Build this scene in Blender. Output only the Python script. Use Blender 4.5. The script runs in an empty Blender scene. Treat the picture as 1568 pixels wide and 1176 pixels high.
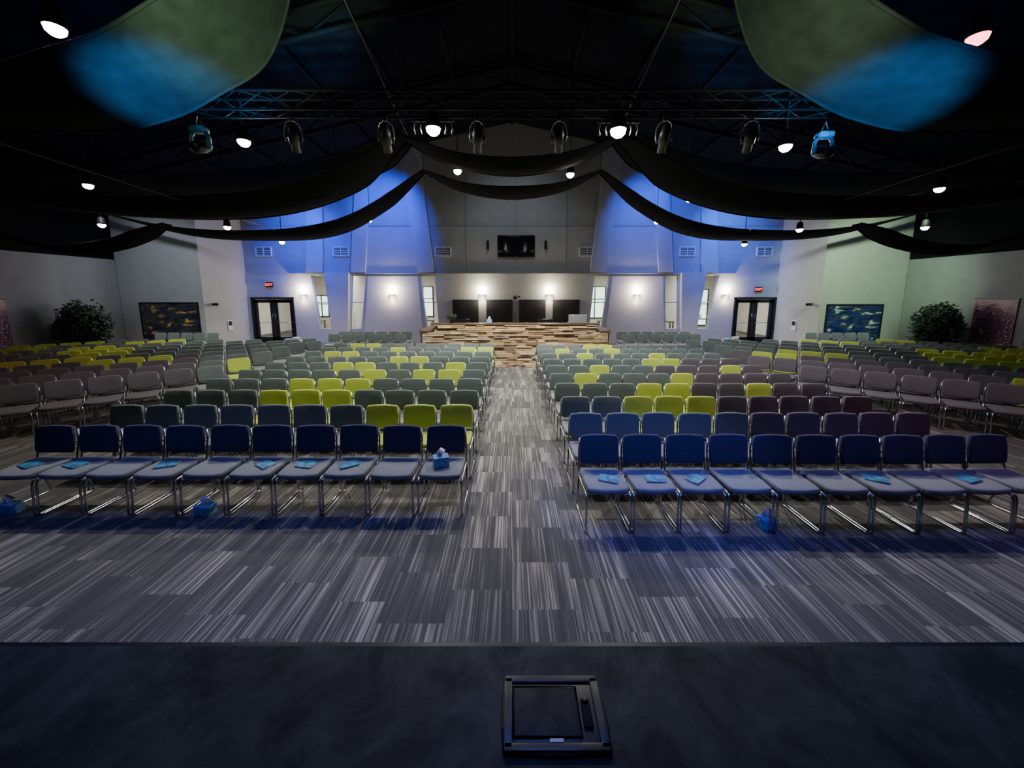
import bpy, bmesh, math, random
from mathutils import Vector, Matrix
random.seed(7)
R = math.radians
scn = bpy.context.scene

# ---------------------------------------------------------------- materials
def mat(name, col, rough=0.6, metal=0.0, noise=0.0, nscale=8.0, emit=None, estr=0.0, bump=0.0, bscale=60, spec=0.5, sheen=0.0):
    m = bpy.data.materials.new(name); m.use_nodes = True
    nt = m.node_tree; b = nt.nodes['Principled BSDF']
    b.inputs['Roughness'].default_value = rough
    b.inputs['Metallic'].default_value = metal
    b.inputs['Specular IOR Level'].default_value = spec
    b.inputs['Sheen Weight'].default_value = sheen
    c = (col[0], col[1], col[2], 1)
    b.inputs['Base Color'].default_value = c
    tc = nt.nodes.new('ShaderNodeTexCoord')
    if noise > 0:
        n = nt.nodes.new('ShaderNodeTexNoise'); n.inputs['Scale'].default_value = nscale
        n.inputs['Detail'].default_value = 5
        r = nt.nodes.new('ShaderNodeValToRGB')
        r.color_ramp.elements[0].position = 0.3; r.color_ramp.elements[1].position = 0.7
        r.color_ramp.elements[0].color = tuple(x*(1-noise) for x in col)+(1,)
        r.color_ramp.elements[1].color = tuple(min(1, x*(1+noise)) for x in col)+(1,)
        nt.links.new(tc.outputs['Object'], n.inputs['Vector'])
        nt.links.new(n.outputs['Fac'], r.inputs['Fac'])
        nt.links.new(r.outputs['Color'], b.inputs['Base Color'])
    if bump > 0:
        n2 = nt.nodes.new('ShaderNodeTexNoise'); n2.inputs['Scale'].default_value = bscale
        n2.inputs['Detail'].default_value = 4
        bp = nt.nodes.new('ShaderNodeBump'); bp.inputs['Strength'].default_value = bump
        bp.inputs['Distance'].default_value = 0.01
        nt.links.new(tc.outputs['Object'], n2.inputs['Vector'])
        nt.links.new(n2.outputs['Fac'], bp.inputs['Height'])
        nt.links.new(bp.outputs['Normal'], b.inputs['Normal'])
    if emit:
        b.inputs['Emission Color'].default_value = (emit[0], emit[1], emit[2], 1)
        b.inputs['Emission Strength'].default_value = estr
    return m

M = {}
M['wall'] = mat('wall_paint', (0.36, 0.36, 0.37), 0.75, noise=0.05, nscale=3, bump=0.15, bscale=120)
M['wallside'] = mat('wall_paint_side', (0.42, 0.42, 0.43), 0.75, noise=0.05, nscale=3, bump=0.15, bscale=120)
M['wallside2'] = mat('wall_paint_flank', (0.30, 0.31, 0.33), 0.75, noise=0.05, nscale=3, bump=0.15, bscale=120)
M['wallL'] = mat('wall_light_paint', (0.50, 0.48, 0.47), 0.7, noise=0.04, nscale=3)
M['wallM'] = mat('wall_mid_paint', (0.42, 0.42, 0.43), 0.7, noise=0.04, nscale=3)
M['trim'] = mat('trim_paint', (0.12, 0.12, 0.13), 0.6)
M['ceil'] = mat('ceiling_black', (0.006, 0.007, 0.010), 0.95, noise=0.3, nscale=2, spec=.1)
M['beam'] = mat('beam_black', (0.004, 0.0045, 0.007), 0.8, noise=0.2, spec=.15)
M['black'] = mat('black_metal', (0.010, 0.010, 0.012), 0.4, noise=0.2, nscale=20)
M['truss'] = mat('truss_black', (0.004, 0.0045, 0.006), 0.6, 0.0, noise=0.2, nscale=20, spec=.15)
M['rim'] = mat('yoke_metal', (0.16, 0.165, 0.17), 0.35, 0.7, noise=0.1)
M['fabricblk'] = mat('drape_fabric', (0.0065, 0.007, 0.009), 0.95, noise=0.25, nscale=6, bump=0.4, bscale=30, spec=.08)
M['chrome'] = mat('chrome_tube', (0.55, 0.56, 0.6), 0.22, 1.0, noise=0.05, nscale=30)
M['lens'] = mat('lamp_lens', (1, 1, 1), 0.5, emit=(1.0, 0.97, 0.86), estr=80)
M['lensp'] = mat('lamp_lens_pink', (1, 0.5, 0.5), 0.5, emit=(1.0, 0.18, 0.22), estr=9)
M['sconce'] = mat('sconce_glow', (1, 1, 1), 0.5, emit=(1.0, 0.88, 0.66), estr=30)
M['screen'] = mat('tv_screen', (0.01, 0.01, 0.014), 0.12, noise=0.1)
M['white'] = mat('white_plastic', (0.7, 0.7, 0.72), 0.45, noise=0.04)
M['paper'] = mat('tissue_paper', (0.85, 0.85, 0.88), 0.8, noise=0.05)
M['bluebox'] = mat('tissue_box_print', (0.16, 0.32, 0.62), 0.5, noise=0.35, nscale=25)
M['booklet'] = mat('booklet_cover', (0.05, 0.22, 0.36), 0.4, noise=0.7, nscale=18)
M['redlet'] = mat('exit_red', (0.8, 0.02, 0.02), 0.5, emit=(1, 0.03, 0.02), estr=6)
M['panel'] = mat('acoustic_fabric', (0.022, 0.023, 0.028), 0.95, noise=0.25, nscale=40, bump=0.3)
M['wood'] = mat('wood_cap', (0.10, 0.055, 0.03), 0.45, noise=0.4, nscale=12)
M['frame'] = mat('door_frame_black', (0.012, 0.012, 0.013), 0.35, noise=0.1)
M['lobby'] = mat('lobby_paint', (0.66, 0.62, 0.55), 0.8, noise=0.06, nscale=2)
M['day'] = mat('daylight_pane', (0.5, 0.7, 0.5), 0.5, emit=(0.75, 0.95, 0.85), estr=3.5)
M['leaf'] = mat('leaf_green', (0.012, 0.04, 0.02), 0.6, noise=0.5, nscale=4)
M['bark'] = mat('bark', (0.06, 0.04, 0.025), 0.8, noise=0.4, nscale=15)
M['pot'] = mat('plant_pot', (0.03, 0.025, 0.022), 0.5, noise=0.2)
M['soil'] = mat('soil', (0.02, 0.015, 0.01), 0.95, noise=0.4, nscale=40)
M['silver'] = mat('laptop_shell', (0.35, 0.37, 0.40), 0.35, 0.6, noise=0.05)
M['label'] = mat('label_white', (0.55, 0.6, 0.75), 0.5)
M['cable'] = mat('steel_cable', (0.05, 0.055, 0.065), 0.5, 0.5)

g = bpy.data.materials.new('clear_glass'); g.use_nodes = True
nt = g.node_tree; nt.nodes.clear()
o = nt.nodes.new('ShaderNodeOutputMaterial'); t = nt.nodes.new('ShaderNodeBsdfTransparent')
t.inputs['Color'].default_value = (0.86, 0.9, 0.9, 1)
gl = nt.nodes.new('ShaderNodeBsdfGlossy'); gl.inputs['Roughness'].default_value = 0.05
mx = nt.nodes.new('ShaderNodeMixShader'); mx.inputs['Fac'].default_value = 0.07
nt.links.new(t.outputs[0], mx.inputs[1]); nt.links.new(gl.outputs[0], mx.inputs[2]); nt.links.new(mx.outputs[0], o.inputs['Surface'])
M['glass'] = g

def fabric(name, col):
    return mat(name, col, 0.9, noise=0.12, nscale=60, bump=0.35, bscale=220, sheen=0.08, spec=.2)
F = {
 'slate': fabric('chair_fabric_slate', (0.13, 0.165, 0.165)),
 'navy': fabric('chair_fabric_navy', (0.048, 0.053, 0.095)),  # slate backs of the front row, their bluish shade put into the colour
 'lime': fabric('chair_fabric_lime', (0.46, 0.56, 0.09)),
 'plum': fabric('chair_fabric_plum', (0.120, 0.108, 0.132)),  # slate chairs with the magenta light mixed into the fabric colour
 'seat': fabric('chair_fabric_grey', (0.21, 0.225, 0.235)),
}

STONE = []
for i, c in enumerate([(0.36,0.24,0.125),(0.46,0.34,0.19),(0.27,0.18,0.09),(0.54,0.44,0.29),(0.17,0.115,0.065),(0.40,0.28,0.15),(0.31,0.26,0.18)]):
    STONE.append(mat('ledgestone_%d' % i, c, 0.85, noise=0.22, nscale=7, bump=0.8, bscale=25))

# carpet
def carpet():
    m = bpy.data.materials.new('carpet_tiles'); m.use_nodes = True
    nt = m.node_tree; L = nt.links; b = nt.nodes['Principled BSDF']
    b.inputs['Roughness'].default_value = 0.95; b.inputs['Specular IOR Level'].default_value = 0.15
    tc = nt.nodes.new('ShaderNodeTexCoord'); sp = nt.nodes.new('ShaderNodeSeparateXYZ')
    L.new(tc.outputs['Object'], sp.inputs[0])
    def mth(op, a, b_=None, c=None):
        n = nt.nodes.new('ShaderNodeMath'); n.operation = op
        for i, v in enumerate((a, b_, c)):
            if v is None: continue
            if isinstance(v, (int, float)): n.inputs[i].default_value = v
            else: L.new(v, n.inputs[i])
        return n.outputs[0]
    col = mth('FLOOR', mth('MULTIPLY', sp.outputs['X'], 1/0.5))
    off = mth('MULTIPLY', mth('FRACT', mth('MULTIPLY', col, 0.381)), 1.0)
    row = mth('FLOOR', mth('ADD', mth('MULTIPLY', sp.outputs['Y'], 1/0.5), off))
    cb = nt.nodes.new('ShaderNodeCombineXYZ'); L.new(col, cb.inputs[0]); L.new(row, cb.inputs[1])
    wn = nt.nodes.new('ShaderNodeTexWhiteNoise'); wn.noise_dimensions = '3D'; L.new(cb.outputs[0], wn.inputs['Vector'])
    sep = nt.nodes.new('ShaderNodeSeparateXYZ'); L.new(wn.outputs['Color'], sep.inputs[0])
    def stripes(fx, fy, seed):
        cb2 = nt.nodes.new('ShaderNodeCombineXYZ')
        L.new(mth('MULTIPLY', sp.outputs['X'], fx), cb2.inputs[0])
        L.new(mth('MULTIPLY', sp.outputs['Y'], fy), cb2.inputs[1])
        L.new(mth('MULTIPLY', wn.outputs['Value'], seed), cb2.inputs[2])
        n = nt.nodes.new('ShaderNodeTexNoise'); n.inputs['Scale'].default_value = 1.0; n.inputs['Detail'].default_value = 2
        n.inputs['Roughness'].default_value = 0.6
        L.new(cb2.outputs[0], n.inputs['Vector']); return n.outputs['Fac']
    s1 = stripes(62, 0.8, 90); s2 = stripes(7, 0.6, 37)
    v = mth('ADD', mth('ADD', mth('MULTIPLY', s1, 0.62), mth('MULTIPLY', s2, 0.38)), mth('MULTIPLY', mth('SUBTRACT', sep.outputs['Y'], 0.5), 0.09))
    r = nt.nodes.new('ShaderNodeValToRGB'); e = r.color_ramp.elements
    e[0].position = 0.42; e[0].color = (0.066, 0.065, 0.066, 1)
    e[1].position = 0.67; e[1].color = (0.35, 0.335, 0.30, 1)
    x = e.new(0.51); x.color = (0.092, 0.090, 0.090, 1)
    x = e.new(0.57); x.color = (0.165, 0.160, 0.149, 1)
    L.new(v, r.inputs['Fac']); L.new(r.outputs['Color'], b.inputs['Base Color'])
    n2 = nt.nodes.new('ShaderNodeTexNoise'); n2.inputs['Scale'].default_value = 250; L.new(tc.outputs['Object'], n2.inputs['Vector'])
    bp = nt.nodes.new('ShaderNodeBump'); bp.inputs['Strength'].default_value = 0.4; bp.inputs['Distance'].default_value = 0.006
    L.new(n2.outputs['Fac'], bp.inputs['Height']); L.new(bp.outputs[0], b.inputs['Normal'])
    return m
M['carpet'] = carpet()

def stagemat():
    m = bpy.data.materials.new('stage_vinyl_black'); m.use_nodes = True
    nt = m.node_tree; L = nt.links; b = nt.nodes['Principled BSDF']
    b.inputs['Specular IOR Level'].default_value = .25
    tc = nt.nodes.new('ShaderNodeTexCoord')
    n = nt.nodes.new('ShaderNodeTexNoise'); n.inputs['Scale'].default_value = 3.5; n.inputs['Detail'].default_value = 9; n.inputs['Roughness'].default_value = 0.7
    n.inputs['Distortion'].default_value = 0.6
    L.new(tc.outputs['Object'], n.inputs['Vector'])
    r = nt.nodes.new('ShaderNodeValToRGB'); e = r.color_ramp.elements
    e[0].position = 0.4; e[0].color = (0.009, 0.013, 0.011, 1); e[1].position = 0.72; e[1].color = (0.055, 0.070, 0.056, 1)
    L.new(n.outputs['Fac'], r.inputs['Fac']); L.new(r.outputs['Color'], b.inputs['Base Color'])
    r2 = nt.nodes.new('ShaderNodeMapRange'); r2.inputs['To Min'].default_value = 0.75; r2.inputs['To Max'].default_value = 0.40
    L.new(n.outputs['Fac'], r2.inputs['Value']); L.new(r2.outputs[0], b.inputs['Roughness'])
    return m
M['stage'] = stagemat()

def artmat(name, stops, scale, kind='NOISE', stretch=(1,1,1)):
    m = bpy.data.materials.new(name); m.use_nodes = True
    nt = m.node_tree; L = nt.links; b = nt.nodes['Principled BSDF']; b.inputs['Roughness'].default_value = 0.3
    tc = nt.nodes.new('ShaderNodeTexCoord'); mp = nt.nodes.new('ShaderNodeMapping'); mp.inputs['Scale'].default_value = stretch
    L.new(tc.outputs['Object'], mp.inputs['Vector'])
    if kind == 'NOISE':
        n = nt.nodes.new('ShaderNodeTexNoise'); n.inputs['Detail'].default_value = 8; n.inputs['Distortion'].default_value = 0.8; out = n.outputs['Fac']
    else:
        n = nt.nodes.new('ShaderNodeTexWave'); n.wave_type = 'RINGS'; n.rings_direction='Y'; n.inputs['Distortion'].default_value = 7; n.inputs['Detail'].default_value = 1; n.inputs['Detail Scale'].default_value=2.5; out = n.outputs['Fac']
    n.inputs['Scale'].default_value = scale
    L.new(mp.outputs[0], n.inputs['Vector'])
    r = nt.nodes.new('ShaderNodeValToRGB'); r.color_ramp.elements.remove(r.color_ramp.elements[0])
    first = True
    for p, c in stops:
        if first: e = r.color_ramp.elements[0]; e.position = p; first = False
        else: e = r.color_ramp.elements.new(p)
        e.color = c+(1,)
    L.new(out, r.inputs['Fac']); L.new(r.outputs['Color'], b.inputs['Base Color'])
    return m
M['artL'] = artmat('lake_picture', [(0.38,(0.012,0.018,0.04)),(0.5,(0.045,0.05,0.075)),(0.58,(0.06,0.065,0.02)),(0.66,(0.6,0.34,0.12))], 2.2, stretch=(1,1,3))
M['artR'] = artmat('night_city_picture', [(0.38,(0.010,0.018,0.08)),(0.5,(0.02,0.045,0.20)),(0.58,(0.05,0.06,0.03)),(0.67,(0.6,0.65,0.8))], 2.0, stretch=(1,1,3))
M['tap'] = artmat('tapestry_pattern', [(0.2,(0.16,0.015,0.07)),(0.45,(0.24,0.03,0.12)),(0.56,(0.85,0.75,0.85)),(0.75,(0.06,0.02,0.10))], 1.9, 'WAVE')

# ---------------------------------------------------------------- mesh builder
class MB:
    def __init__(s): s.v=[]; s.f=[]; s.mi=[]; s.sm=[]; s.mats=[]
    def m(s, mt):
        if mt not in s.mats: s.mats.append(mt)
        return s.mats.index(mt)
    def add(s, vs, fs, mt, smooth=False, T=None):
        o = len(s.v); k = s.m(mt)
        for p in vs:
            p = Vector(p)
            if T is not None: p = T @ p
            s.v.append(p)
        for f in fs:
            s.f.append(tuple(i+o for i in f)); s.mi.append(k); s.sm.append(smooth)
    def box(s, c, d, mt, T=None):
        x,y,z = c; a,b,h = d[0]/2,d[1]/2,d[2]/2
        vs = [(x+i*a,y+j*b,z+k*h) for i in (-1,1) for j in (-1,1) for k in (-1,1)]
        s.add(vs, [(0,1,3,2),(4,6,7,5),(0,4,5,1),(2,3,7,6),(0,2,6,4),(1,5,7,3)], mt, False, T)
    def prism(s, poly, y0, y1, mt, T=None):   # poly in XZ
        n = len(poly)
        vs = [(p[0],y0,p[1]) for p in poly]+[(p[0],y1,p[1]) for p in poly]
        fs = [tuple(range(n)), tuple(range(2*n-1,n-1,-1))]+[(i,(i+n),(i+1)%n+n,(i+1)%n) for i in range(n)]
        s.add(vs, fs, mt, False, T)
    def tube(s, pts, r, mt, seg=8, T=None, cap=True):
        pts = [Vector(p) for p in pts]; vs=[]; fs=[]; n=len(pts)
        rr = r if isinstance(r,(list,tuple)) else [r]*n
        prev=None
        for i,p in enumerate(pts):
            if i==0: d=pts[1]-p
            elif i==n-1: d=p-pts[i-1]
            else: d=(pts[i+1]-p).normalized()+(p-pts[i-1]).normalized()
            if d.length<1e-9: d=Vector((0,0,1))
            d.normalize()
            if prev is None:
                a = Vector((0,0,1)) if abs(d.z)<0.9 else Vector((1,0,0))
                u = d.cross(a).normalized()
            else:
                u = (prev - d*prev.dot(d)).normalized()
            prev=u; w=d.cross(u)
            for k in range(seg):
                an=2*math.pi*k/seg
                vs.append(p+(u*math.cos(an)+w*math.sin(an))*rr[i])
        for i in range(n-1):
            for k in range(seg):
                a=i*seg+k; b=i*seg+(k+1)%seg
                fs.append((a,b,b+seg,a+seg))
        if cap:
            fs.append(tuple(range(seg-1,-1,-1))); fs.append(tuple((n-1)*seg+k for k in range(seg)))
        s.add(vs, fs, mt, True, T)
    def rbox(s, c, d, r, mt, T=None, R2=0.0, axes=(0,2), fn=None, mt2=None):
        h=[d[0]/2,d[1]/2,d[2]/2]
        lev=[]
        for i in range(3):
            q=min(r,h[i]); inn=h[i]-q
            lev.append([-h[i],-h[i]+.3*q,-inn,-inn/3,inn/3,inn,h[i]-.3*q,h[i]])
        vs=[]; idx={}; fs=[]
        def V(i,j,k):
            key=(i,j,k)
            if key in idx: return idx[key]
            p=[lev[0][i],lev[1][j],lev[2][k]]
            cl=[max(-h[a]+min(r,h[a]),min(h[a]-min(r,h[a]),p[a])) for a in range(3)]
            df=Vector([p[a]-cl[a] for a in range(3)])
            if df.length>1e-9: 
                df=df.normalized()*r
                p=[cl[a]+df[a] for a in range(3)]
            if R2>0:
                a,b=axes; da=abs(p[a])-(h[a]-R2); db=abs(p[b])-(h[b]-R2)
                if da>0 and db>0:
                    fct=max(da,db)/math.hypot(da,db)
                    p[a]=math.copysign(h[a]-R2+da*fct,p[a]); p[b]=math.copysign(h[b]-R2+db*fct,p[b])
            if fn: p=fn(p)
            vs.append((p[0]+c[0],p[1]+c[1],p[2]+c[2])); idx[key]=len(vs)-1
            return idx[key]
        for a in range(7):
            for b in range(7):
                fs.append((V(a,b,0),V(a,b+1,0),V(a+1,b+1,0),V(a+1,b,0)))
                fs.append((V(a,b,7),V(a+1,b,7),V(a+1,b+1,7),V(a,b+1,7)))
                fs.append((V(a,0,b),V(a+1,0,b),V(a+1,0,b+1),V(a,0,b+1)))
                fs.append((V(a,7,b),V(a,7,b+1),V(a+1,7,b+1),V(a+1,7,b)))
                fs.append((V(0,a,b),V(0,a,b+1),V(0,a+1,b+1),V(0,a+1,b)))
                fs.append((V(7,a,b),V(7,a+1,b),V(7,a+1,b+1),V(7,a,b+1)))
        s.add(vs, fs, mt, True, T)
    def mesh(s, name):
        me=bpy.data.meshes.new(name); me.from_pydata([tuple(v) for v in s.v],[],s.f)
        for m_ in s.mats: me.materials.append(m_)
        me.polygons.foreach_set('material_index', s.mi)
        me.polygons.foreach_set('use_smooth', s.sm)
        me.update()
        bm=bmesh.new(); bm.from_mesh(me); bmesh.ops.recalc_face_normals(bm, faces=bm.faces); bm.to_mesh(me); bm.free()
        return me
    def obj(s, name, loc=(0,0,0), rot=(0,0,0)):
        return inst(name, s.mesh(name), loc, rot)
def inst(name, me, loc=(0,0,0), rot=(0,0,0), parent=None):
    o=bpy.data.objects.new(name, me); o.location=loc; o.rotation_euler=rot
    scn.collection.objects.link(o)
    if parent: o.parent=parent
    return o

# ---------------------------------------------------------------- room shell
WX=17.0; BY=18.0
def ceil_z(x): return 10.2-abs(x)*0.22
def wall_obj(name, p0, p1, mt, th=0.2, z0=0.0, z1=None, side=1):
    d=Vector((p1[0]-p0[0],p1[1]-p0[1])); n=Vector((-d.y,d.x)).normalized()*th*side
    a=(p0[0],p0[1]); b=(p1[0],p1[1]); c=(b[0]+n.x,b[1]+n.y); e=(a[0]+n.x,a[1]+n.y)
    za,zb=(ceil_z(a[0]),ceil_z(b[0])) if z1 is None else (z1,z1)
    mb=MB()
    mb.add([(a[0],a[1],z0),(b[0],b[1],z0),(c[0],c[1],z0),(e[0],e[1],z0),(a[0],a[1],za),(b[0],b[1],zb),(c[0],c[1],zb),(e[0],e[1],za)],
           [(0,1,2,3),(4,7,6,5),(0,4,5,1),(1,5,6,2),(2,6,7,3),(3,7,4,0)], mt)
    return mb.obj(name)
for sx,nm in ((-1,'left'),(1,'right')):
    sd=1 if sx<0 else -1
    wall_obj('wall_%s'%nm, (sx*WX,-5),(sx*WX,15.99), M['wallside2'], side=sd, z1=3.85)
    wall_obj('wall_%s_upper'%nm, (sx*WX,-5),(sx*WX,15.99), M['beam'], side=sd, z0=3.85)
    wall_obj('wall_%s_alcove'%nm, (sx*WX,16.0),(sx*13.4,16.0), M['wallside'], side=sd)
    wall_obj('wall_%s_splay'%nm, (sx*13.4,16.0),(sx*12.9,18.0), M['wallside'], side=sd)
    mb=MB(); mb.box((sx*(WX-0.01),5.5,0.06),(0.03,20.9,0.12),M['trim']); mb.box((sx*15.2,15.985,0.06),(3.55,0.03,0.12),M['trim'])
    mb.obj('baseboard_%s'%nm)
wall_obj('wall_stage_end', (-WX,-5),(WX,-5), M['beam'], side=-1)

mb=MB(); mb.box((0,10.5,-0.05),(34.4,31.4,0.1),M['carpet']); mb.obj('floor')
mb=MB()
for sx in (-1,1):
    vs=[(0,-5.2,10.2),(sx*17.3,-5.2,ceil_z(17.3)),(sx*17.3,18.3,ceil_z(17.3)),(0,18.3,10.2)]
    vs+= [(x,y,z+0.15) for x,y,z in vs]
    mb.add(vs,[(0,1,2,3),(7,6,5,4),(0,4,5,1),(1,5,6,2),(2,6,7,3),(3,7,4,0)],M['ceil'])
mb.obj('ceiling')

# back wall with slanted glazing slits and door openings
wins=[(-9.75,-9.05,-9.45,-8.85),(-7.75,-7.05,-8.0,-7.45),(-4.45,-3.75,-4.2,-3.6),(4.0,4.72,3.8,4.4),(7.4,8.05,7.6,8.2),(9.35,10.05,9.0,9.65)]
DL=(-12.75,-10.65); DR=(10.85,12.9)
mb=MB(); y0,y1=BY,BY+0.2
zt,zb=3.3,0.7
edges=[(-10.65,-10.65)]
for a,b,c,d in wins: edges += [(a,c),(b,d)]
edges.append((10.85,10.85))
for i in range(0,len(edges),2):
    (at,ab),(bt,bb)=edges[i],edges[i+1]
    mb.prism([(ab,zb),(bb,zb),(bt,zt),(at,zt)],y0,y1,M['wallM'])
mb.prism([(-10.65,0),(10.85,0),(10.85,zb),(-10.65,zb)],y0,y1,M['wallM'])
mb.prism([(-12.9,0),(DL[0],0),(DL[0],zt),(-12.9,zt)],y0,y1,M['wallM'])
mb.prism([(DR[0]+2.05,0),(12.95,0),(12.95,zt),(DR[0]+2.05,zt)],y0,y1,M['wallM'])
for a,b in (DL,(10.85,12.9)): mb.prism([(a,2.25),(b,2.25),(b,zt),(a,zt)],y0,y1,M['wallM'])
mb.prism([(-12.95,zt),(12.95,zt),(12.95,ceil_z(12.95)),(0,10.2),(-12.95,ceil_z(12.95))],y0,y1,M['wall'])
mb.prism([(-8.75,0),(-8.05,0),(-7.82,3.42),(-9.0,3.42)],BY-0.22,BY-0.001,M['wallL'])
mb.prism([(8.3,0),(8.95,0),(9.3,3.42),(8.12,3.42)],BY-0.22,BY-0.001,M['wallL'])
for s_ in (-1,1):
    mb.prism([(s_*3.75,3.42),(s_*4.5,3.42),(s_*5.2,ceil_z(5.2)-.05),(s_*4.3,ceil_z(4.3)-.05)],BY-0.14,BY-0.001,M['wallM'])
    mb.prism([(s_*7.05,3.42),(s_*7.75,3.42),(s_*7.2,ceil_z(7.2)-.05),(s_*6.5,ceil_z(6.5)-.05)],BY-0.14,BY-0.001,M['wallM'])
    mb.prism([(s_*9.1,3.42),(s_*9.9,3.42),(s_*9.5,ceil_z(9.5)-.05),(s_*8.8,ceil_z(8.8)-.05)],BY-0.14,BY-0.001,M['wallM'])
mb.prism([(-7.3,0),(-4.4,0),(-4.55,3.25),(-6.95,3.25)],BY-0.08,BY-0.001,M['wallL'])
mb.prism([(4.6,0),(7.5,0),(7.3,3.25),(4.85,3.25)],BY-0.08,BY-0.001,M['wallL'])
mb.obj('wall_back')
mb=MB(); mb.box((0,BY-0.05,3.37),(21.6,0.08,0.03),M['wallM']); mb.obj('trim_1')
mb=MB(); mb.box((0.05,BY-0.008,5.6),(25.6,0.012,0.015),M['trim'])
for x in (-2.2,0.2,2.6): mb.box((x,BY-0.008,6.3),(0.012,0.012,5.6),M['trim'])
mb.obj('trim_2')
for i,(a,b,c,d) in enumerate(wins):
    mb=MB()
    def bar(p,q,w=0.05): mb.tube([(p[0],BY+0.1,p[1]),(q[0],BY+0.1,q[1])],w*0.5,M['wallL'],4)
    bar((a,zt),(c,zb)); bar((b,zt),(d,zb)); bar((a,zt),(b,zt)); bar((c,zb),(d,zb)); bar(((a+c)/2,2.0),((b+d)/2,2.0))
    mb.prism([(c,zb),(d,zb),(b,zt),(a,zt)],BY+0.095,BY+0.105,M['glass'])
    mb.obj('window_%d'%(i+1))
def door(name,x0,x1):
    mb=MB(); w=x1-x0; xm=(x0+x1)/2; y=BY+0.08
    mb.box((x0+.04,y,1.125),(.08,.26,2.25),M['frame']); mb.box((x1-.04,y,1.125),(.08,.26,2.25),M['frame']); mb.box((xm,y,2.2),(w,.26,.1),M['frame'])
    for s_ in (-1,1):
        lw=(w-.18)/2; cx=xm+s_*(lw/2+.01)
        for xx in (cx-lw/2+.09,cx+lw/2-.09): mb.box((xx,y,1.08),(.18,.05,2.12),M['frame'])
        mb.box((cx,y,2.06),(lw,.05,.17),M['frame']); mb.box((cx,y,.15),(lw,.05,.28),M['frame'])
        mb.box((cx,y,1.12),(lw-.2,.012,1.8),M['glass'])
        mb.tube([(cx-lw/2+.1,y-.07,1.0),(cx+lw/2-.1,y-.07,1.0)],.018,M['chrome'],8)
        for xx in (cx-lw/2+.1,cx+lw/2-.1): mb.tube([(xx,y-.07,1.0),(xx,y-.02,1.0)],.012,M['chrome'],6)
        mb.tube([(cx+s_*-(lw/2-.07),y-.06,1.15),(cx+s_*-(lw/2-.07),y-.06,1.45)],.012,M['chrome'],6)
    mb.obj(name)
door('door_1',*DL); door('door_2',10.85,12.9)

# lobby behind
mb=MB()
mb.box((0,25.1,1.9),(30,.2,3.8),M['lobby']); mb.box((-15,21.7,1.9),(.2,6.8,3.8),M['lobby']); mb.box((15,21.7,1.9),(.2,6.8,3.8),M['lobby'])
mb.obj('wall_lobby')
for x in (-9.6,-3.5,4.4,10.3):
    mb=MB(); mb.box((x,23.6,1.9),(.25,2.8,3.8),M['wallL']); mb.obj('wall_lobby_partition')
mb=MB(); mb.box((0,21.7,3.85),(30.2,6.8,.1),M['white']); mb.obj('ceiling_lobby')
k=7
for x,w,z0_,z1_ in ((-6.0,1.3,.9,2.9),(5.6,1.4,.8,2.9),(12.6,1.3,0.3,2.7),(-12.9,.9,.9,2.3),(8.2,.9,.8,2.8)):
    mb=MB(); zc=(z0_+z1_)/2; hh=z1_-z0_
    mb.box((x,24.97,zc),(w,.02,hh),M['day'])
    for q in (-1,0,1): mb.box((x+q*w/2,24.95,zc),(.06,.06,hh+.06),M['frame'])
    for q in (-1,.2,1): mb.box((x,24.95,zc+q*hh/2),(w,.06,.06),M['frame'])
    mb.obj('window_%d'%k); k+=1
def lobby_console(x,y,rot=0):
    mb=MB(); mb.box((0,0,.85),(1.5,.5,.05),M['wood'])
    for a in (-.68,.68):
        for b in (-.2,.2): mb.box((a,b,.42),(.06,.06,.83),M['wood'])
    mb.box((0,0,.3),(1.4,.42,.03),M['wood'])
    mb.tube([(.3,0,.875),(.3,0,1.1)],[.08,.05],M['bluebox'],10); mb.box((-.3,0,1.0),(.35,.04,.25),M['white'])
    mb.obj('console_table',(x,y,0),(0,0,rot))
for x,y in ((-11.8,21.5),(-7.6,20.6),(-5.4,21.8),(5.8,21.6),(8.4,20.8),(12.0,23)): lobby_console(x,y)
for x,z in ((-9.2,1.7),(-11.2,1.6),(7,1.7),(10.9,1.7)):
    mb=MB(); mb.box((0,0,0),(.9,.04,.7),M['artL']); 
    for s_ in (-1,1): mb.box((s_*.45,0,0),(.05,.06,.75),M['frame']); mb.box((0,0,s_*.35),(.9,.06,.05),M['frame'])
    mb.obj('framed_picture',(x,24.96,z))

# roof steel
mb=MB()
for y in (1.5,5.5,9.5,13.5):
    for sx in (-1,1):
        for dz in (-.15,-.75):
            mb.tube([(0,y,10.2+dz),(sx*16.9,y,ceil_z(16.9)+dz)],.07,M['beam'],6)
        n=14
        for i in range(n):
            xa=sx*16.9*i/n; xb=sx*16.9*(i+1)/n
            za=ceil_z(xa)-(.15 if i%2 else .75); zb2=ceil_z(xb)-(.75 if i%2 else .15)
            mb.tube([(xa,y,za),(xb,y,zb2)],.03,M['beam'],5)
for x in range(-16,17,2):
    mb.box((x,6.5,ceil_z(x)-.07),(.1,22.9,.14),M['beam'])
mb.obj('roof_truss')

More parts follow.
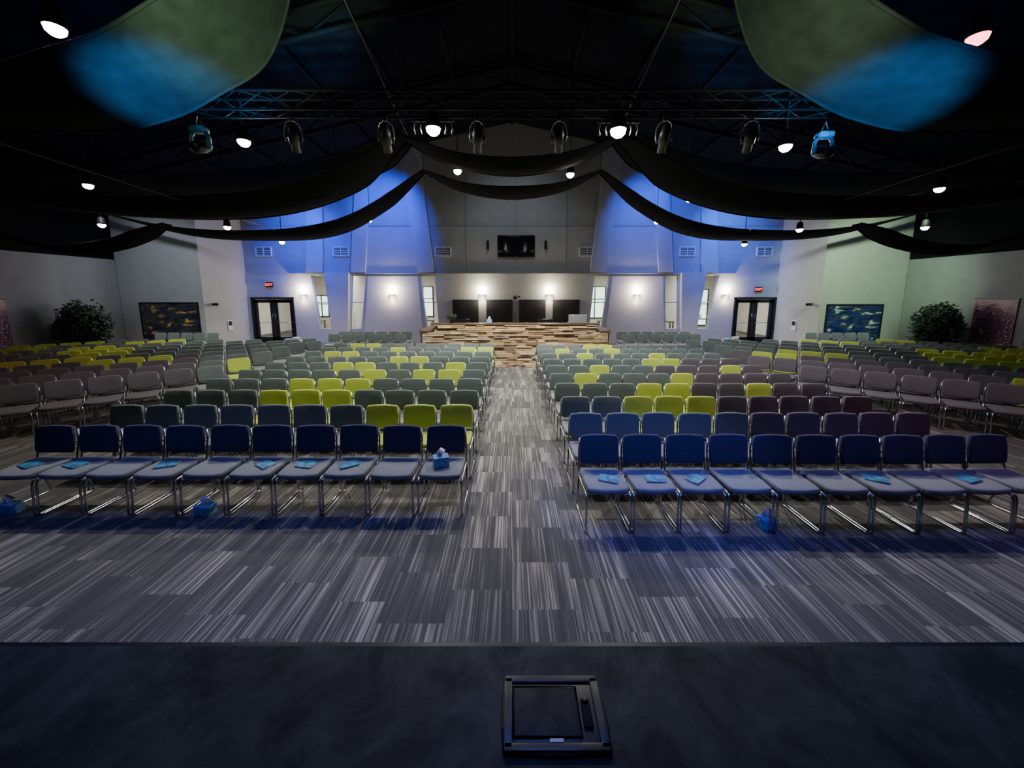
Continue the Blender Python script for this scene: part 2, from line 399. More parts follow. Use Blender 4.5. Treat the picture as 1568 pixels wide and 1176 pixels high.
# ---------------------------------------------------------------- stage
SZ=0.8; SE=1.47
mb=MB()
mb.box((0,(SE-4.9)/2,SZ/2),(20,SE+4.9,SZ),M['stage'])
mb.box((0,SE+.012,SZ-.035),(20,.024,.06),M['black'])
mb.obj('stage_platform')
mb=MB()
mb.rbox((0,0,.006),(.40,.27,.014),.006,M['black'],R2=.03,axes=(0,1))
for sx in (-1,1): mb.rbox((sx*.175,0,.014),(.035,.24,.012),.004,M['black'])
for sy in (-1,1): mb.rbox((0,sy*.115,.014),(.38,.028,.012),.004,M['black'])
mb.rbox((-.03,.0,.014),(.25,.17,.008),.003,M['stage'],R2=.015,axes=(0,1))
mb.tube([(-.155,-.085,.018),(-.155,.085,.018),(.095,.085,.018),(.095,-.085,.018),(-.155,-.085,.018)],.004,M['truss'],6)
mb.rbox((.125,-.01,.016),(.035,.10,.012),.004,M['truss'])
mb.tube([(.125,.03,.02),(.125,.03,.026)],.012,M['black'],12)
mb.rbox((-.0,-.098,.020),(.05,.012,.004),.0015,M['label'])
mb.obj('stage_floor_pocket',(.16,1.195,SZ+.001))

# ---------------------------------------------------------------- chairs
def chair_mesh(name, fb, fs):
    mb=MB()
    def sf(p):
        x,y,z=p
        if y<-.12: z-= (abs(y)-.12)**2*0.9
        z+= .012*(abs(x)/.23)**2
        return [x,y,z]
    mb.rbox((0,-.02,.445),(.455,.46,.06),.026,fs,R2=.05,axes=(0,1),fn=sf)
    mb.rbox((0,-.01,.412),(.40,.40,.018),.008,M['black'])
    tilt=Matrix.Translation((0,.225,.69))@Matrix.Rotation(R(-9),4,'X')
    def bf(p):
        x,y,z=p
        y-= .035*(abs(x)/.23)**2*1.0 - .01
        return [x,y,z]
    mb.rbox((0,0,0),(.455,.05,.33),.024,fb,T=tilt,R2=.055,axes=(0,2),fn=bf)
    for sx in (-1,1):
        x=sx*.235
        mb.tube([(sx*.215,.262,.80),(sx*.228,.245,.68),(x,.20,.50),(x,.175,.425),(x,.12,.408),(x,-.19,.408),(x,-.225,.395),
                 (x,-.24,.36),(x,-.262,.05),(x,-.258,.022),(x,-.235,.0125),(x,.22,.0125),(x,.25,.022),(x,.258,.05),(x,.17,.40)],.0115,M['chrome'],8)
        mb.box((x,-.2,.004),(.03,.05,.008),M['black'])
    mb.tube([(-.235,-.15,.405),(.235,-.15,.405)],.009,M['chrome'],6)
    mb.tube([(-.235,.14,.405),(.235,.14,.405)],.009,M['chrome'],6)
    mb.tube([(-.228,.236,.66),(.228,.236,.66)],.009,M['chrome'],6)
    return mb.mesh(name)
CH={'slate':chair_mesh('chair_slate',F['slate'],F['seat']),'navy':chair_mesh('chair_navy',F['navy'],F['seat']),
    'lime':chair_mesh('chair_lime',F['lime'],F['lime']),'plum':chair_mesh('chair_plum',F['plum'],F['plum'])}
def chair(kind,x,y,a=0,sc=1.0):
    o=inst('stacking_chair',CH[kind],(x,y,0),(0,0,a)); o.scale=(sc,1,1)
    return o
yL={1:(7,8,9),2:(3,4,5),3:(3,4,5),4:(5,7,8),5:(3,4,8),6:(5,6),7:(1,2),8:(4,8,9),9:(1,2)}
yR={2:(2,3,4),3:(3,4,7),4:(1,5),5:(2,8),6:(5,6),7:(2,6),8:(1,4),9:(3,4)}
rowsL=[4.22+.81*i for i in range(10)]
rowsR=[3.92,4.68,5.47]+[5.47+.82*i for i in range(1,8)]
OFF=.27; SR=.478
for j,y in enumerate(rowsL):
    for i in range(10):
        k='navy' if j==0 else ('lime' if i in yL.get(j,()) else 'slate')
        chair(k,-5.42+.515*i+random.uniform(-.008,.008),y-OFF+random.uniform(-.012,.012),random.uniform(-.02,.02))
for j,y in enumerate(rowsR):
    for i in range(10):
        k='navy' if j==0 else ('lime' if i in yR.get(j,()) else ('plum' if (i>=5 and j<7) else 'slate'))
        chair(k,.97+SR*i+random.uniform(-.004,.004),y-OFF+random.uniform(-.012,.012),random.uniform(-.015,.015),.945)
A=R(38); ca,sa=math.cos(A),math.sin(A)
for s_ in (-1,1):
    rnd=random.Random(5 if s_<0 else 9)
    for j in range(10):
        bx0,by0=-6.4-.86*j*sa,7.6+.86*j*ca
        ys=rnd.choice([(-1,0,1),(2,3,4),(0,1,2),(4,5),(6,7,8),(-2,-1),(9,10)])
        ys2=rnd.choice([(5,6),(8,9),(7,),(3,),(10,11)])
        for i in range(-9,16):
            x=bx0-.52*i*ca; y=by0-.52*i*sa
            if x>-6.35+(.35 if s_>0 else 0) or x<-15.9 or y>12.6 or abs(x)/max(y,.1)>1.85 or y<3.2: continue
            if (abs(x)>14.2 and y>12.2): continue
            if s_>0 and j==0 and i>3: k='plum'
            elif i in ys or (j>3 and i in ys2): k='lime'
            elif (s_<0 and j<4 and i>=1) or (s_>0 and j<3 and i<6): k='plum'
            else: k='slate'
            chair(k,-s_*x if s_>0 else x,y,(A if s_<0 else -A)+rnd.uniform(-.02,.02))
for j in range(2):
    for i in range(6):
        chair('slate',-7.0+.52*i,14.1+.85*j); chair('slate',4.6+.52*i,14.1+.85*j)
for s_ in (-1,1):
    for i in range(5):
        chair('slate',s_*(12.1+.53*i),14.5)

# seat items
def tissue_box(x,y,z,a=0,tissue=True):
    mb=MB(); mb.rbox((0,0,.06),(.17,.12,.12),.005,M['bluebox'])
    mb.tube([(0,0,.118),(0,0,.123)],[.035,.03],M['white'],12)
    if tissue:
        n=9; vs=[(0.0,0,.12)]
        for h,rr in ((.122,.022),(.155,.045),(.185,.035),(.205,.012)):
            for q in range(n):
                an=2*math.pi*q/n; r_=rr*(1+.45*math.sin(3*an+h*40))
                vs.append((r_*math.cos(an),r_*math.sin(an)*.6,h+.012*math.sin(2*an)))
        fs=[]
        for l in range(3):
            for q in range(n):
                a0=1+l*n+q; b0=1+l*n+(q+1)%n; fs.append((a0,b0,b0+n,a0+n))
        fs.append(tuple(1+3*n+q for q in range(n)))
        mb.add(vs,fs,M['paper'],True)
    mb.obj('tissue_box',(x,y,z),(0,0,a))
SEATZ=.479
tissue_box(-.80,3.90,SEATZ,.35)
tissue_box(2.64,3.5,0.0,.15,True)
tissue_box(-3.36,3.72,0.0,-.1); tissue_box(-5.55,3.75,0.0,.2)
def booklet(x,y,a):
    mb=MB(); mb.rbox((0,0,.004),(.14,.20,.006),.002,M['paper'])
    mb.add([(-.07,-.1,.0085),(.07,-.1,.0085),(.07,.1,.0085),(-.07,.1,.0085),(-.07,-.1,.010),(.07,-.1,.013),(.07,.1,.013),(-.07,.1,.010)],
           [(0,3,2,1),(4,5,6,7),(0,1,5,4),(1,2,6,5),(2,3,7,6),(3,0,4,7)],M['booklet'])
    mb.obj('booklet',(x,y,SEATZ+.003),(0,0,a))
for i,a in ((0,1.2),(1,1.3),(3,-1.2),(5,1.0),(6,1.4),(7,-1.0)): booklet(-5.42+.515*i+random.uniform(-.06,.06),3.92,a)
for i,a in ((0,1.2),(1,1.5),(2,-.9),(6,1.1),(8,-1.3)): booklet(.97+SR*i+random.uniform(-.05,.05),3.60,a)

# ---------------------------------------------------------------- stone sound booth
mb=MB()
def stonewall(p0,p1,z0,z1,thick=.06):
    d=Vector((p1[0]-p0[0],p1[1]-p0[1],0)); Ln=d.length; d.normalize(); n=Vector((d.y,-d.x,0))
    z=z0
    while z<z1-.02:
        h=min(random.choice((.06,.075,.09)),z1-z); s=-random.uniform(0,.3)
        while s<Ln:
            l=random.uniform(.18,.62); a=max(0,s); b=min(Ln,s+l)
            if b-a>.02:
                pr=thick+random.uniform(-.022,.04)
                o0=Vector((p0[0],p0[1],0))+d*(a+.004); o1=Vector((p0[0],p0[1],0))+d*(b-.004)
                za,zb3=z+.005,z+h-.005
                vs=[o0+Vector((0,0,za)),o1+Vector((0,0,za)),o1+n*pr+Vector((0,0,za)),o0+n*pr+Vector((0,0,za)),
                    o0+Vector((0,0,zb3)),o1+Vector((0,0,zb3)),o1+n*(pr-random.uniform(0,.012))+Vector((0,0,zb3)),o0+n*(pr-random.uniform(0,.012))+Vector((0,0,zb3))]
                mb.add(vs,[(0,3,2,1),(4,5,6,7),(0,1,5,4),(1,2,6,5),(2,3,7,6),(3,0,4,7)],random.choice(STONE))
            s+=l
        z+=h
BX0,BX1=-2.95,3.15; F0=12.0
mb.box(((BX0+BX1)/2,F0+.1,.56),(BX1-BX0,.2,1.12),M['black']); mb.box((.1,F0+.1,1.25),(5.3,.2,.28),M['black'])
stonewall((BX0,F0),(BX1,F0),0,1.16)
stonewall((-2.55,F0),(2.75,F0),1.16,1.40)
for x in (BX0,BX1):
    mb.box((x-.1*(1 if x>0 else -1),F0+1.3,.56),(.2,2.6,1.12),M['black'])
stonewall((BX0,F0+2.6),(BX0,F0),0,1.16); stonewall((BX1,F0),(BX1,F0+2.6),0,1.16)
mb.box((.1,F0+.09,1.425),(5.5,.36,.05),M['wood'])
for x0_,x1_ in ((BX0-.08,-2.66),(2.86,BX1+.08)): mb.box(((x0_+x1_)/2,F0+.09,1.185),(x1_-x0_,.36,.05),M['wood'])
for x in (BX0,BX1): mb.box((x,F0+1.45,1.185),(.34,2.3,.05),M['wood'])
mb.box((.1,F0+.65,1.0),(5.6,.8,.05),M['wood'])
mb.obj('stone_sound_booth')
mb=MB()
mb.rbox((0,0,.09),(1.5,.5,.12),.02,M['black'])
for i in range(24): mb.box((-.69+.06*i,0,.157),(.018,.3,.014),M['truss'])
mb.rbox((0,.28,.25),(1.3,.05,.28),.015,M['screen'])
mb.obj('mixing_console',(.0,12.62,1.027))
mb=MB(); mb.rbox((0,0,.012),(.6,.28,.02),.006,M['silver'])
mb.rbox((0,.135,.15),(.6,.012,.27),.005,M['silver'])
mb.rbox((0,.127,.15),(.56,.004,.23),.002,M['white'])
mb.obj('laptop',(2.15,12.11,1.452),(0,0,R(180)))
for x,w in ((-1.75,.55),(1.2,.6)):
    mb=MB(); mb.rbox((0,0,.34),(w,.04,.34),.012,M['screen']); mb.tube([(0,.02,.0),(0,.02,.25)],.02,M['black'],8); mb.rbox((0,.02,.008),(.25,.18,.016),.006,M['black'])
    mb.obj('computer_monitor',(x,12.8,1.027))
mb=MB(); 
for an in (0,2.09,4.19): mb.tube([(0,0,1.2),(.35*math.cos(an),.35*math.sin(an),.01)],.014,M['black'],6)
mb.tube([(0,0,1.15),(0,0,2.2)],.016,M['black'],8); mb.rbox((0,0,2.28),(.16,.3,.14),.02,M['black']); mb.tube([(0,-.14,2.28),(0,-.27,2.28)],.05,M['black'],12)
mb.rbox((0.14,0,2.3),(.09,.02,.07),.005,M['black']); mb.obj('video_camera_tripod',(.12,13.7,0))
def potted(x,y,z,name,h,crown,nleaf,seed,pot=.2,lsz=.09,trunk=True):
    rg=random.Random(seed); mb=MB()
    mb.tube([(0,0,0),(0,0,pot*1.5),(0,0,pot*1.6)],[pot*.75,pot,pot*1.06],M['pot'],20)
    mb.tube([(0,0,pot*1.6),(0,0,pot*1.61)],pot*.95,M['soil'],16)
    cz=h-crown[2]
    if trunk:
        for q in range(3):
            an=q*2.1; pts=[(.03*math.cos(an+t*5),.03*math.sin(an+t*5),pot*1.5+(cz-pot*1.5)*t) for t in [i/8 for i in range(9)]]
            mb.tube(pts,.022,M['bark'],6)
    for q in range(26):
        th=rg.uniform(0,6.28); ph=rg.uniform(-.4,1.4); e=Vector((math.cos(th)*math.cos(ph)*crown[0]*.85,math.sin(th)*math.cos(ph)*crown[1]*.85,cz+math.sin(ph)*crown[2]*.85))
        st=Vector((0,0,cz-crown[2]*.5)); md=(st+e)/2+Vector((0,0,.08*h/2))
        mb.tube([st,md,e],[.012,.008,.003],M['bark'],5)
    vs=[];fs=[]
    for q in range(nleaf):
        th=rg.uniform(0,6.28); u=rg.uniform(-1,1); rr=rg.uniform(.45,1.0)*(1+.12*math.sin(3*th))
        c=Vector((math.cos(th)*math.sqrt(1-u*u)*crown[0]*rr,math.sin(th)*math.sqrt(1-u*u)*crown[1]*rr,cz+u*crown[2]*rr))
        d=Vector((rg.gauss(0,1),rg.gauss(0,1),rg.gauss(-.4,.7))).normalized(); w=d.cross(Vector((rg.gauss(0,1),rg.gauss(0,1),rg.gauss(0,1)))).normalized()
        l=lsz*rg.uniform(.7,1.3); b=len(vs); n_=d.cross(w)*l*.12
        vs+=[c,c+d*l*.5+w*l*.25+n_,c+d*l,c+d*l*.5-w*l*.25+n_,c+d*l*.5]
        fs+=[(b,b+1,b+4),(b+1,b+2,b+4),(b+2,b+3,b+4),(b+3,b,b+4)]
    mb.add(vs,fs,M['leaf'])
    mb.obj(name,(x,y,z))
potted(-16.0,13.6,0,'potted_ficus_tree',2.15,(.74,.7,.9),2800,1,.25,.15)
potted(16.05,13.75,0,'potted_ficus_tree',2.1,(.68,.66,.9),2800,2,.25,.15)
potted(-2.0,12.08,1.452,'small_potted_plant',.32,(.16,.12,.11),160,3,.06,.07,False)
tissue_box(-.75,12.08,1.452,0,True)

for x,y in ((-7.9,13.1),(8.0,13.2)):
    mb=MB(); mb.rbox((0,0,.72),(.7,.5,.035),.01,M['wood'])
    for a in (-.3,.3):
        for b in (-.2,.2): mb.tube([(a,b,.71),(a*1.05,b*1.05,0)],.018,M['wood'],6)
    mb.rbox((0,0,.25),(.58,.4,.02),.006,M['wood'])
    mb.rbox((.12,0,.80),(.2,.14,.12),.01,M['white']); mb.rbox((-.17,.0,.775),(.22,.16,.06),.01,M['bluebox'])
    mb.obj('side_table',(x,y,0))

# ---------------------------------------------------------------- wall fittings
mb=MB(); mb.rbox((0,0,0),(1.78,.07,1.03),.02,M['black']); mb.rbox((0,-.036,.005),(1.72,.008,.97),.003,M['screen']); mb.box((0,.06,0),(.5,.08,.4),M['black'])
mb.box((0,-.042,-.495),(.12,.004,.015),M['label']); mb.obj('wall_television',(.2,BY-.1,4.65))
for x in (-1.15,1.6):
    mb=MB(); mb.rbox((0,0,0),(.12,.14,.42),.015,M['black']); mb.box((0,-.072,0),(.1,.006,.38),M['panel']); mb.box((0,.09,0),(.05,.1,.08),M['black']); mb.obj('wall_speaker',(x,BY-.14,4.7))
for x in (-11.9,-8.2,-3.3,3.6,8.4,12.1):
    mb=MB(); w,h=.72,.40
    for s_ in (-1,1): mb.box((s_*w/2,0,0),(.05,.05,h+.05),M['white']); mb.box((0,0,s_*h/2),(w,.05,.05),M['white'])
    mb.box((0,.022,0),(w,.005,h),M['black'])
    for i in range(4):
        for c in (-.18,.18): mb.box((c,0,-h/2+.08+i*.08),(.27,.03,.03),M['white'])
    mb.box((0,0,0),(.03,.05,h),M['white'])
    mb.obj('air_vent_grille',(x,BY-.03,4.42))
for a,b in ((-2.9,-1.65),(-1.25,.03),(.35,1.64),(2.0,3.3)):
    mb=MB(); mb.rbox((0,0,0),(b-a,.06,1.5),.015,M['panel']); mb.box((0,.028,0),(b-a+.02,.008,1.52),M['black']); mb.obj('acoustic_panel',((a+b)/2,BY-.04,1.38))
SC=[-10.15,-5.8,-1.45,1.82,6.05,10.4]
for x in SC:
    yy=BY-.09 if 4.5<abs(x)<7.3 else BY
    mb=MB(); n=10; vs=[];fs=[]
    for l,(rr,z_) in enumerate(((.17,.10),(.155,.03),(.11,-.06),(.05,-.11))):
        for q in range(n+1):
            an=math.pi*q/n; vs.append((rr*math.cos(an),-rr*.7*math.sin(an)-.005,z_))
    for l in range(3):
        for q in range(n): a0=l*(n+1)+q; fs.append((a0,a0+1,a0+n+2,a0+n+1))
    mb.add(vs,fs,M['white'],True); mb.add([vs[i] for i in range(n+1)],[tuple(range(n+1))],M['sconce'],T=Matrix.Translation((0,0,-.02)))
    mb.rbox((0,-.006,0),(.14,.012,.2),.004,M['white'])
    mb.obj('wall_sconce',(x,yy-.002,2.3))
    for (dz,en) in ((.30,120),(-.22,16)):
        ld=bpy.data.lights.new('sconce_light','POINT'); ld.energy=en; ld.color=(1,.86,.62); ld.shadow_soft_size=.05
        lo=bpy.data.objects.new('sconce_light',ld); lo.location=(x,yy-.18,2.3+dz); scn.collection.objects.link(lo)
def exitsign(x,z):
    mb=MB(); mb.rbox((0,0,0),(.36,.05,.24),.01,M['black']); mb.box((0,.04,0),(.1,.04,.1),M['black']); o=mb.obj('exit_sign',(x,BY-.07,z))
    cu=bpy.data.curves.new('exit_text','FONT'); cu.body='EXIT'; cu.size=.17; cu.align_x='CENTER'; cu.align_y='CENTER'; cu.extrude=.003
    t_=bpy.data.objects.new('tmp',cu); scn.collection.objects.link(t_); bpy.context.view_layer.update()
    me=bpy.data.meshes.new_from_object(t_.evaluated_get(bpy.context.evaluated_depsgraph_get())); bpy.data.objects.remove(t_)
    me.materials.clear(); me.materials.append(M['redlet'])
    inst('letters',me,(0,-.03,0),(R(90),0,0),o)
exitsign(-11.75,2.85); exitsign(11.95,2.62)
def picture(name,x,y,z,w,h,mt,rot=0):
    mb=MB()
    for s_ in (-1,1): mb.box((s_*w/2,0,0),(.05,.06,h+.05),M['black']); mb.box((0,0,s_*h/2),(w,.06,.05),M['black'])
    mb.box((0,.01,0),(w,.03,h),mt); mb.obj(name,(x,y,z),(0,0,rot))
picture('framed_landscape_picture',-14.9,15.96,1.2,2.5,1.65,M['artL'])
picture('framed_landscape_picture',14.9,15.96,1.12,2.4,1.65,M['artR'])
for sx,ty in ((1,12.9),(1,11.45),(-1,11.75)):
    mb=MB(); mb.box((0,0,0),(1.15,.03,2.05),M['tap']); mb.box((0,-.005,1.03),(1.2,.04,.04),M['black']); mb.box((0,-.005,-1.03),(1.2,.04,.04),M['black'])
    mb.obj('wall_tapestry',(sx*16.97,ty,1.2),(0,0,R(90)*-sx))
for sx in (-1,1): 
    mb=MB(); mb.rbox((0,0,0),(.22,.03,.5),.01,M['white']); mb.box((0,-.017,.1),(.16,.004,.2),M['panel'])
    mb.obj('wall_control_panel',(sx*13.12,17.0,.95),(0,0,sx*-1.326))
    mb=MB(); mb.rbox((0,0,0),(.14,.24,.12),.02,M['black']); mb.tube([(0,.1,0),(0,.19,.04)],.015,M['black'],6); mb.tube([(0,-.12,0),(0,-.14,0)],.045,M['truss'],10)
    mb.obj('security_camera',(sx*13.12,16.25,1.95),(0,0,sx*-1.326))

# ---------------------------------------------------------------- fabric swags
def swag(name,pts,w,flare=0.0,belly=.10):
    P=[Vector(p) for p in pts]; P=[P[0]*2-P[1]]+P+[P[-1]*2-P[-2]]
    cs=[]
    for i in range(1,len(P)-2):
        for k in range(12):
            t=k/12; a,b,c,d=P[i-1],P[i],P[i+1],P[i+2]
            cs.append(.5*((2*b)+(c-a)*t+(2*a-5*b+4*c-d)*t*t+(3*b-a-3*c+d)*t**3))
    cs.append(P[-2]); n=len(cs); m_=9; vs=[];fs=[]
    for i,c in enumerate(cs):
        e=math.sin(math.pi*i/(n-1))
        ww=w*(.35+.65*min(1,e*2.2))
        for k in range(m_):
            u=k/(m_-1)-.5
            vs.append((c.x,c.y+u*ww,c.z-belly*w*(1-4*u*u)*e+.012*math.sin(u*22+i*.25)+flare*u*e))
    for i in range(n-1):
        for k in range(m_-1): a=i*m_+k; fs.append((a,a+1,a+m_+1,a+m_))
    mb=MB(); mb.add(vs,fs,M['fabricblk'],True)
    for e_ in (0,m_-1): mb.tube([vs[i*m_+e_] for i in range(n)],.012*w+.006,M['fabricblk'],5)
    o=mb.obj(name); return o
for s_ in (-1,1):
    swag('ceiling_fabric_swag',[(s_*2.35,4.1,6.6),(s_*2.5,4.1,5.75),(s_*2.82,4.1,5.12),(s_*3.35,4.1,4.78),(s_*4.05,4.1,4.5),(s_*5.2,4.1,4.35),(s_*8,4.1,4.6),(s_*16.9,4.1,6.2)],1.05,flare=-.12,belly=.06)
    swag('ceiling_fabric_swag',[(s_*2.5,9.0,5.95),(s_*4.0,9.0,4.95),(s_*6.2,9.0,4.45),(s_*9.5,9.0,4.45),(s_*13,9,4.9),(s_*16.9,9.0,6.0)],1.3,flare=-.2)
    swag('ceiling_fabric_swag',[(s_*2.7,11.6,7.3),(s_*4.2,11.6,6.35),(s_*6.6,11.6,5.75),(s_*9.8,11.6,5.6),(s_*13,11.6,5.7),(s_*16.9,11.6,6.1)],1.7,flare=-.3)
    swag('ceiling_fabric_swag',[(s_*3.2,14,6.8),(s_*4.8,14,5.6),(s_*6.6,14,4.8),(s_*9,14,4.55),(s_*12.5,14,4.75),(s_*16.9,14,5.9)],1.0,flare=-.25)
    swag('ceiling_fabric_swag',[(s_*10.9,12,4.6),(s_*12.6,12,3.98),(s_*14.6,12,3.82),(s_*16.9,12,4.5)],.8,flare=-.2)
swag('ceiling_fabric_swag',[(-3.2,14,6.8),(-1.8,14,6.25),(0,14,6.05),(1.8,14,6.25),(3.2,14,6.8)],.9,flare=-.2)
swag('ceiling_fabric_swag',[(-2.5,9,5.95),(-1.4,9,5.5),(0,9,5.32),(1.4,9,5.5),(2.5,9,5.95)],.9,flare=-.1)
def cable(a,b): 
    mb=MB(); mb.tube([a,b],.010,M['cable'],5); mb.obj('suspension_cable')
for s_ in (-1,1):
    cable((s_*2.1,4.3,6.2),(s_*3.2,14,6.85)); cable((s_*6.5,4.7,4.3),(s_*8.4,13.4,4.65)); cable((s_*3.2,14,6.85),(s_*3.4,17.9,7.2))
    cable((s_*2.5,9,5.95),(s_*2.5,9,9.6)); cable((s_*3.2,14,6.85),(s_*3.2,14,9.4))

# ---------------------------------------------------------------- lighting truss & fixtures
mb=MB(); TX0,TX1=-4.9,4.9; TY,TZ=6.0,5.25; q=.13
for dy in (-q,q):
    for dz in (-q,q): mb.tube([(TX0,TY+dy,TZ+dz),(TX1,TY+dy,TZ+dz)],.020,M['truss'],8)
n=24
for i in range(n):
    xa=TX0+(TX1-TX0)*i/n; xb=TX0+(TX1-TX0)*(i+1)/n; s1=q if i%2 else -q
    for dy in (-q,q): mb.tube([(xa,TY+dy,TZ+s1),(xb,TY+dy,TZ-s1)],.010,M['truss'],5)
    for dz in (-q,q): mb.tube([(xa,TY+s1,TZ+dz),(xb,TY-s1,TZ+dz)],.010,M['truss'],5)
for x in (-4.5,-1.6,1.6,4.5): mb.tube([(x,TY,TZ+q),(x,TY,ceil_z(x)-.1)],.008,M['truss'],5)
mb.obj('lighting_truss')
def profile(x,aim,z=4.76):
    mb=MB(); T=Matrix.Rotation(aim,4,'Z')@Matrix.Rotation(R(50),4,'X')
    mb.tube([(0,0,.22),(0,0,.11),(0,0,.10),(0,0,-.06),(0,0,-.08),(0,0,-.20)],[.055,.07,.08,.08,.06,.07],M['black'],16,T=T)
    mb.tube([(0,0,-.201),(0,0,-.204)],.055,M['rim'],16,T=T)
    Y=Matrix.Rotation(aim*2,4,'Z')
    for s_ in (-1,1):
        mb.tube([(s_*.105,0,-.05),(s_*.12,0,.03),(s_*.115,0,.13),(s_*.09,0,.21),(s_*.03,0,.26)],.010,M['silver'],6,T=Y); mb.tube([(s_*.07,0,0.02),(s_*.12,0,.02)],.018,M['black'],8,T=Y)
    mb.tube([(-.04,0,.26),(.04,0,.26)],.010,M['rim'],6,T=Y); mb.rbox((0,0,.29),(.05,.06,.08),.01,M['black'])
    mb.tube([(0.07,0,.1),(.11,.05,-.1),(.08,0,.25)],.006,M['black'],5)
    mb.obj('stage_spotlight',(x,TY,z))
for x,a in ((-3.35,.3),(-1.93,.2),(-.53,.1),(.72,-.1),(2.33,-.2),(3.65,-.3)): profile(x,a)
M['mh_bluelit']=mat('moving_head_shell_bluelit',(.04,.20,.32),.35,noise=.3,nscale=14)  # blue stage light on the shell is put into its colour
for s_,z in ((-1,4.71),(1,4.63)):
    mb=MB(); mb.rbox((0,0,.16),(.22,.16,.09),.03,M['mh_bluelit'])
    for q_ in (-1,1): mb.tube([(q_*.09,0,.13),(q_*.135,0,.06),(q_*.14,0,-.06),(q_*.12,0,-.12)],[.03,.028,.028,.032],M['mh_bluelit'],10)
    T=Matrix.Translation((0,0,-.08))@Matrix.Rotation(R(-65),4,'X')
    mb.tube([(0,0,-.15),(0,0,-.12),(0,0,.05),(0,0,.14)],[.05,.085,.095,.08],M['black'],16,T=T)
    mb.tube([(0,0,.141),(0,0,.15)],.065,M['silver'],16,T=T)
    mb.tube([(-.06,0,.2),(0,0,.37),(.06,0,.2)],.012,M['black'],6)
    mb.obj('moving_head_light',(s_*4.75,5.95,z))

def pendant(x,y,z,rad=.085,energy=260,col=(1,.96,.88),pink=False,flood=False):
    mb=MB(); L_='lensp' if pink else 'lens'
    mb.tube([(0,0,.0),(0,0,.05),(0,0,.20),(0,0,.24)],[rad*1.05,rad*1.0,rad*.8,rad*.4],M['truss'],16,cap=True)
    n=12; vs=[];fs=[]
    for l in range(4):
        a=l/3*math.pi/2
        for k in range(n): vs.append((rad*math.cos(a)*math.cos(2*math.pi*k/n),rad*math.cos(a)*math.sin(2*math.pi*k/n),-.95*rad*math.sin(a)-.002))
    for l in range(3):
        for k in range(n): fs.append((l*n+k,l*n+(k+1)%n,(l+1)*n+(k+1)%n,(l+1)*n+k))
    mb.add(vs,fs,M[L_],True)
    top=(ceil_z(x)-z-.02) if not flood else .18
    mb.tube([(0,0,.2 if not flood else .1),(0,0,top)],.011,M['truss'],6)
    if flood:
        for s_ in (-1,1):
            for q_ in (0,1): mb.tube([(s_*(.18+.1*q_),0,-.08),(s_*(.20+.1*q_),0,0),(s_*(.18+.1*q_),0,.10)],.014,M['rim'],6)
        mb.box((0,0,.11),(.64,.04,.03),M['black'])
    mb.obj('track_floodlight' if flood else 'pendant_downlight',(x,y,z))
    ld=bpy.data.lights.new('pendant_spot','SPOT'); ld.energy=energy; ld.color=col; ld.spot_size=R(125); ld.spot_blend=.7; ld.shadow_soft_size=.08
    lo=bpy.data.objects.new('pendant_spot',ld); lo.location=(x,y,z-.05-rad); scn.collection.objects.link(lo)
P=[(-1.38,9.8,5.5,1550),(-5.6,12.3,5.5,480),(-6.0,16,5.5,60),(-9.1,14.9,4.45,280),(-9.4,12.5,4.6,460),(-13.1,12.1,4.6,480),(-10.2,9.25,5.0,280),(-4.6,6.7,5.0,560),(-4.5,4.0,5.0,25)]
for x,y,z,e in P:
    for s_ in (-1,1):
        near=(x==-4.5)
        pendant(x if s_<0 else -x+.1,y,z-(.08 if s_>0 else 0),rad=.085 if near else .10,energy=e,pink=(near and s_>0),col=(1,.95,.82) if s_<0 else (1,.97,.92))
pendant(-1.2,5.98,4.90,rad=.11,energy=330,flood=True,col=(1,.95,.84)); pendant(1.62,5.98,4.88,rad=.12,energy=330,flood=True,col=(1,.96,.88))

# ---------------------------------------------------------------- coloured stage light
def spot(name,loc,tgt,en,col,size,blend=.5,soft=.1):
    ld=bpy.data.lights.new(name,'SPOT'); ld.energy=en; ld.color=col; ld.spot_size=R(size); ld.spot_blend=blend; ld.shadow_soft_size=soft
    lo=bpy.data.objects.new(name,ld); lo.location=loc; d=Vector(tgt)-Vector(loc); lo.rotation_euler=d.to_track_quat('-Z','Y').to_euler(); scn.collection.objects.link(lo)
spot('blue_wash',(-5.0,15.0,8.4),(-6.4,18,5.4),2900,(.008,.065,1),84,1.0)
spot('blue_wash',(-9.5,15.0,6.9),(-10.0,18,4.7),1700,(.010,.08,1),84,1.0)
spot('blue_wash',(5.4,15.0,8.4),(7.0,18,5.2),2200,(.02,.10,1),84,1.0)
spot('blue_wash',(9.5,15.0,6.9),(10.4,18,4.7),1600,(.03,.14,1),84,1.0)
spot('green_wash',(12.5,11.5,5.4),(15.2,16,3.1),1400,(.65,1,.6),75,.9)
spot('white_wash',(-12.5,11.5,5.4),(-15.2,16,2.9),420,(.8,.9,1),75,.9)
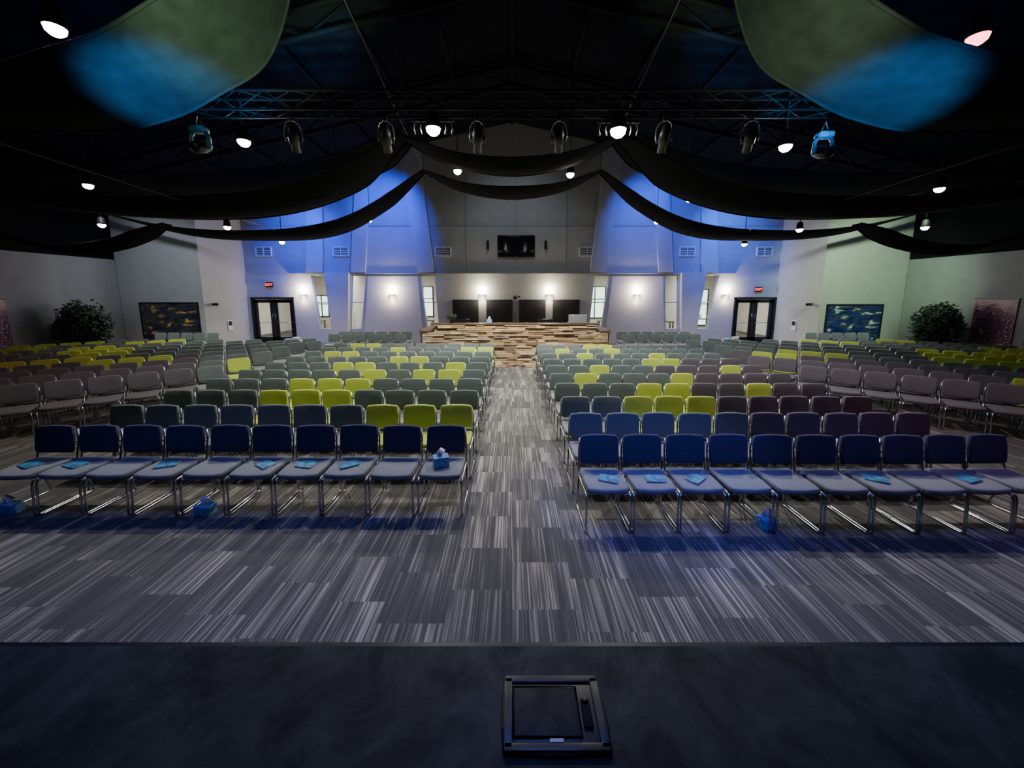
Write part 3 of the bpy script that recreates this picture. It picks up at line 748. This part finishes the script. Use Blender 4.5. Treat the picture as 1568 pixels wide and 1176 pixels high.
spot('white_wash',(0,13.2,8.2),(0.2,18,5.2),230,(.75,.85,1),80,1.0)
spot('green_wash',(-1.6,0.8,1.6),(-2.95,4.3,5.2),9000,(.55,.95,.42),24,.9)
spot('green_wash',(1.6,0.8,1.6),(2.95,4.3,5.2),6500,(.68,1,.46),24,.9)
spot('blue_wash',(-2.6,0.8,1.6),(-3.7,4.3,4.5),15000,(.03,.42,1),17,.7)
spot('blue_wash',(2.6,0.8,1.6),(3.95,4.3,4.45),15000,(.03,.42,1),18,.7)
for s_ in (-1,1): spot('blue_wash',(s_*4.8,6.6,5.5),(s_*8.5,10.5,8.6),500,(.05,.2,1),100,1.0)
for x in (-3.6,0,3.6): spot('violet_wash',(x,2.5,6.0),(x,2.6,0),430,(.15,.19,1),66,1.0)
spot('violet_wash',(1.5,1.0,5.6),(1.6,3.9,.5),650,(.12,.16,1),32,.8)
spot('magenta_wash',(9,2.5,5.5),(5.6,6.3,0),190,(1,.25,.55),70,.9)
spot('magenta_wash',(-11,3,5.5),(-10,9.5,0),190,(1,.35,.35),70,.9)
spot('booth_fill',(0.1,7.6,5.2),(0.1,12,.9),220,(1,.80,.5),50,.9)  # added warm fill to brighten the booth, has no fixture
for x in (-9,0,9):
    ld=bpy.data.lights.new('lobby_panel','AREA'); ld.shape='RECTANGLE'; ld.size=6; ld.size_y=2; ld.energy=800; ld.color=(1,.93,.82)
    lo=bpy.data.objects.new('lobby_panel',ld); lo.location=(x,21.5,3.75); scn.collection.objects.link(lo)

w=bpy.data.worlds.new('World'); scn.world=w; w.use_nodes=True
w.node_tree.nodes['Background'].inputs[0].default_value=(.2,.3,.6,1); w.node_tree.nodes['Background'].inputs[1].default_value=.01

cam=bpy.data.cameras.new('camera'); co=bpy.data.objects.new('camera',cam); scn.collection.objects.link(co)
co.location=(0,0,2.4); co.rotation_euler=(R(82),0,0)
cam.sensor_width=36; cam.lens=12.857; cam.shift_y=-.0376; cam.clip_start=.05; cam.clip_end=100
scn.camera=co
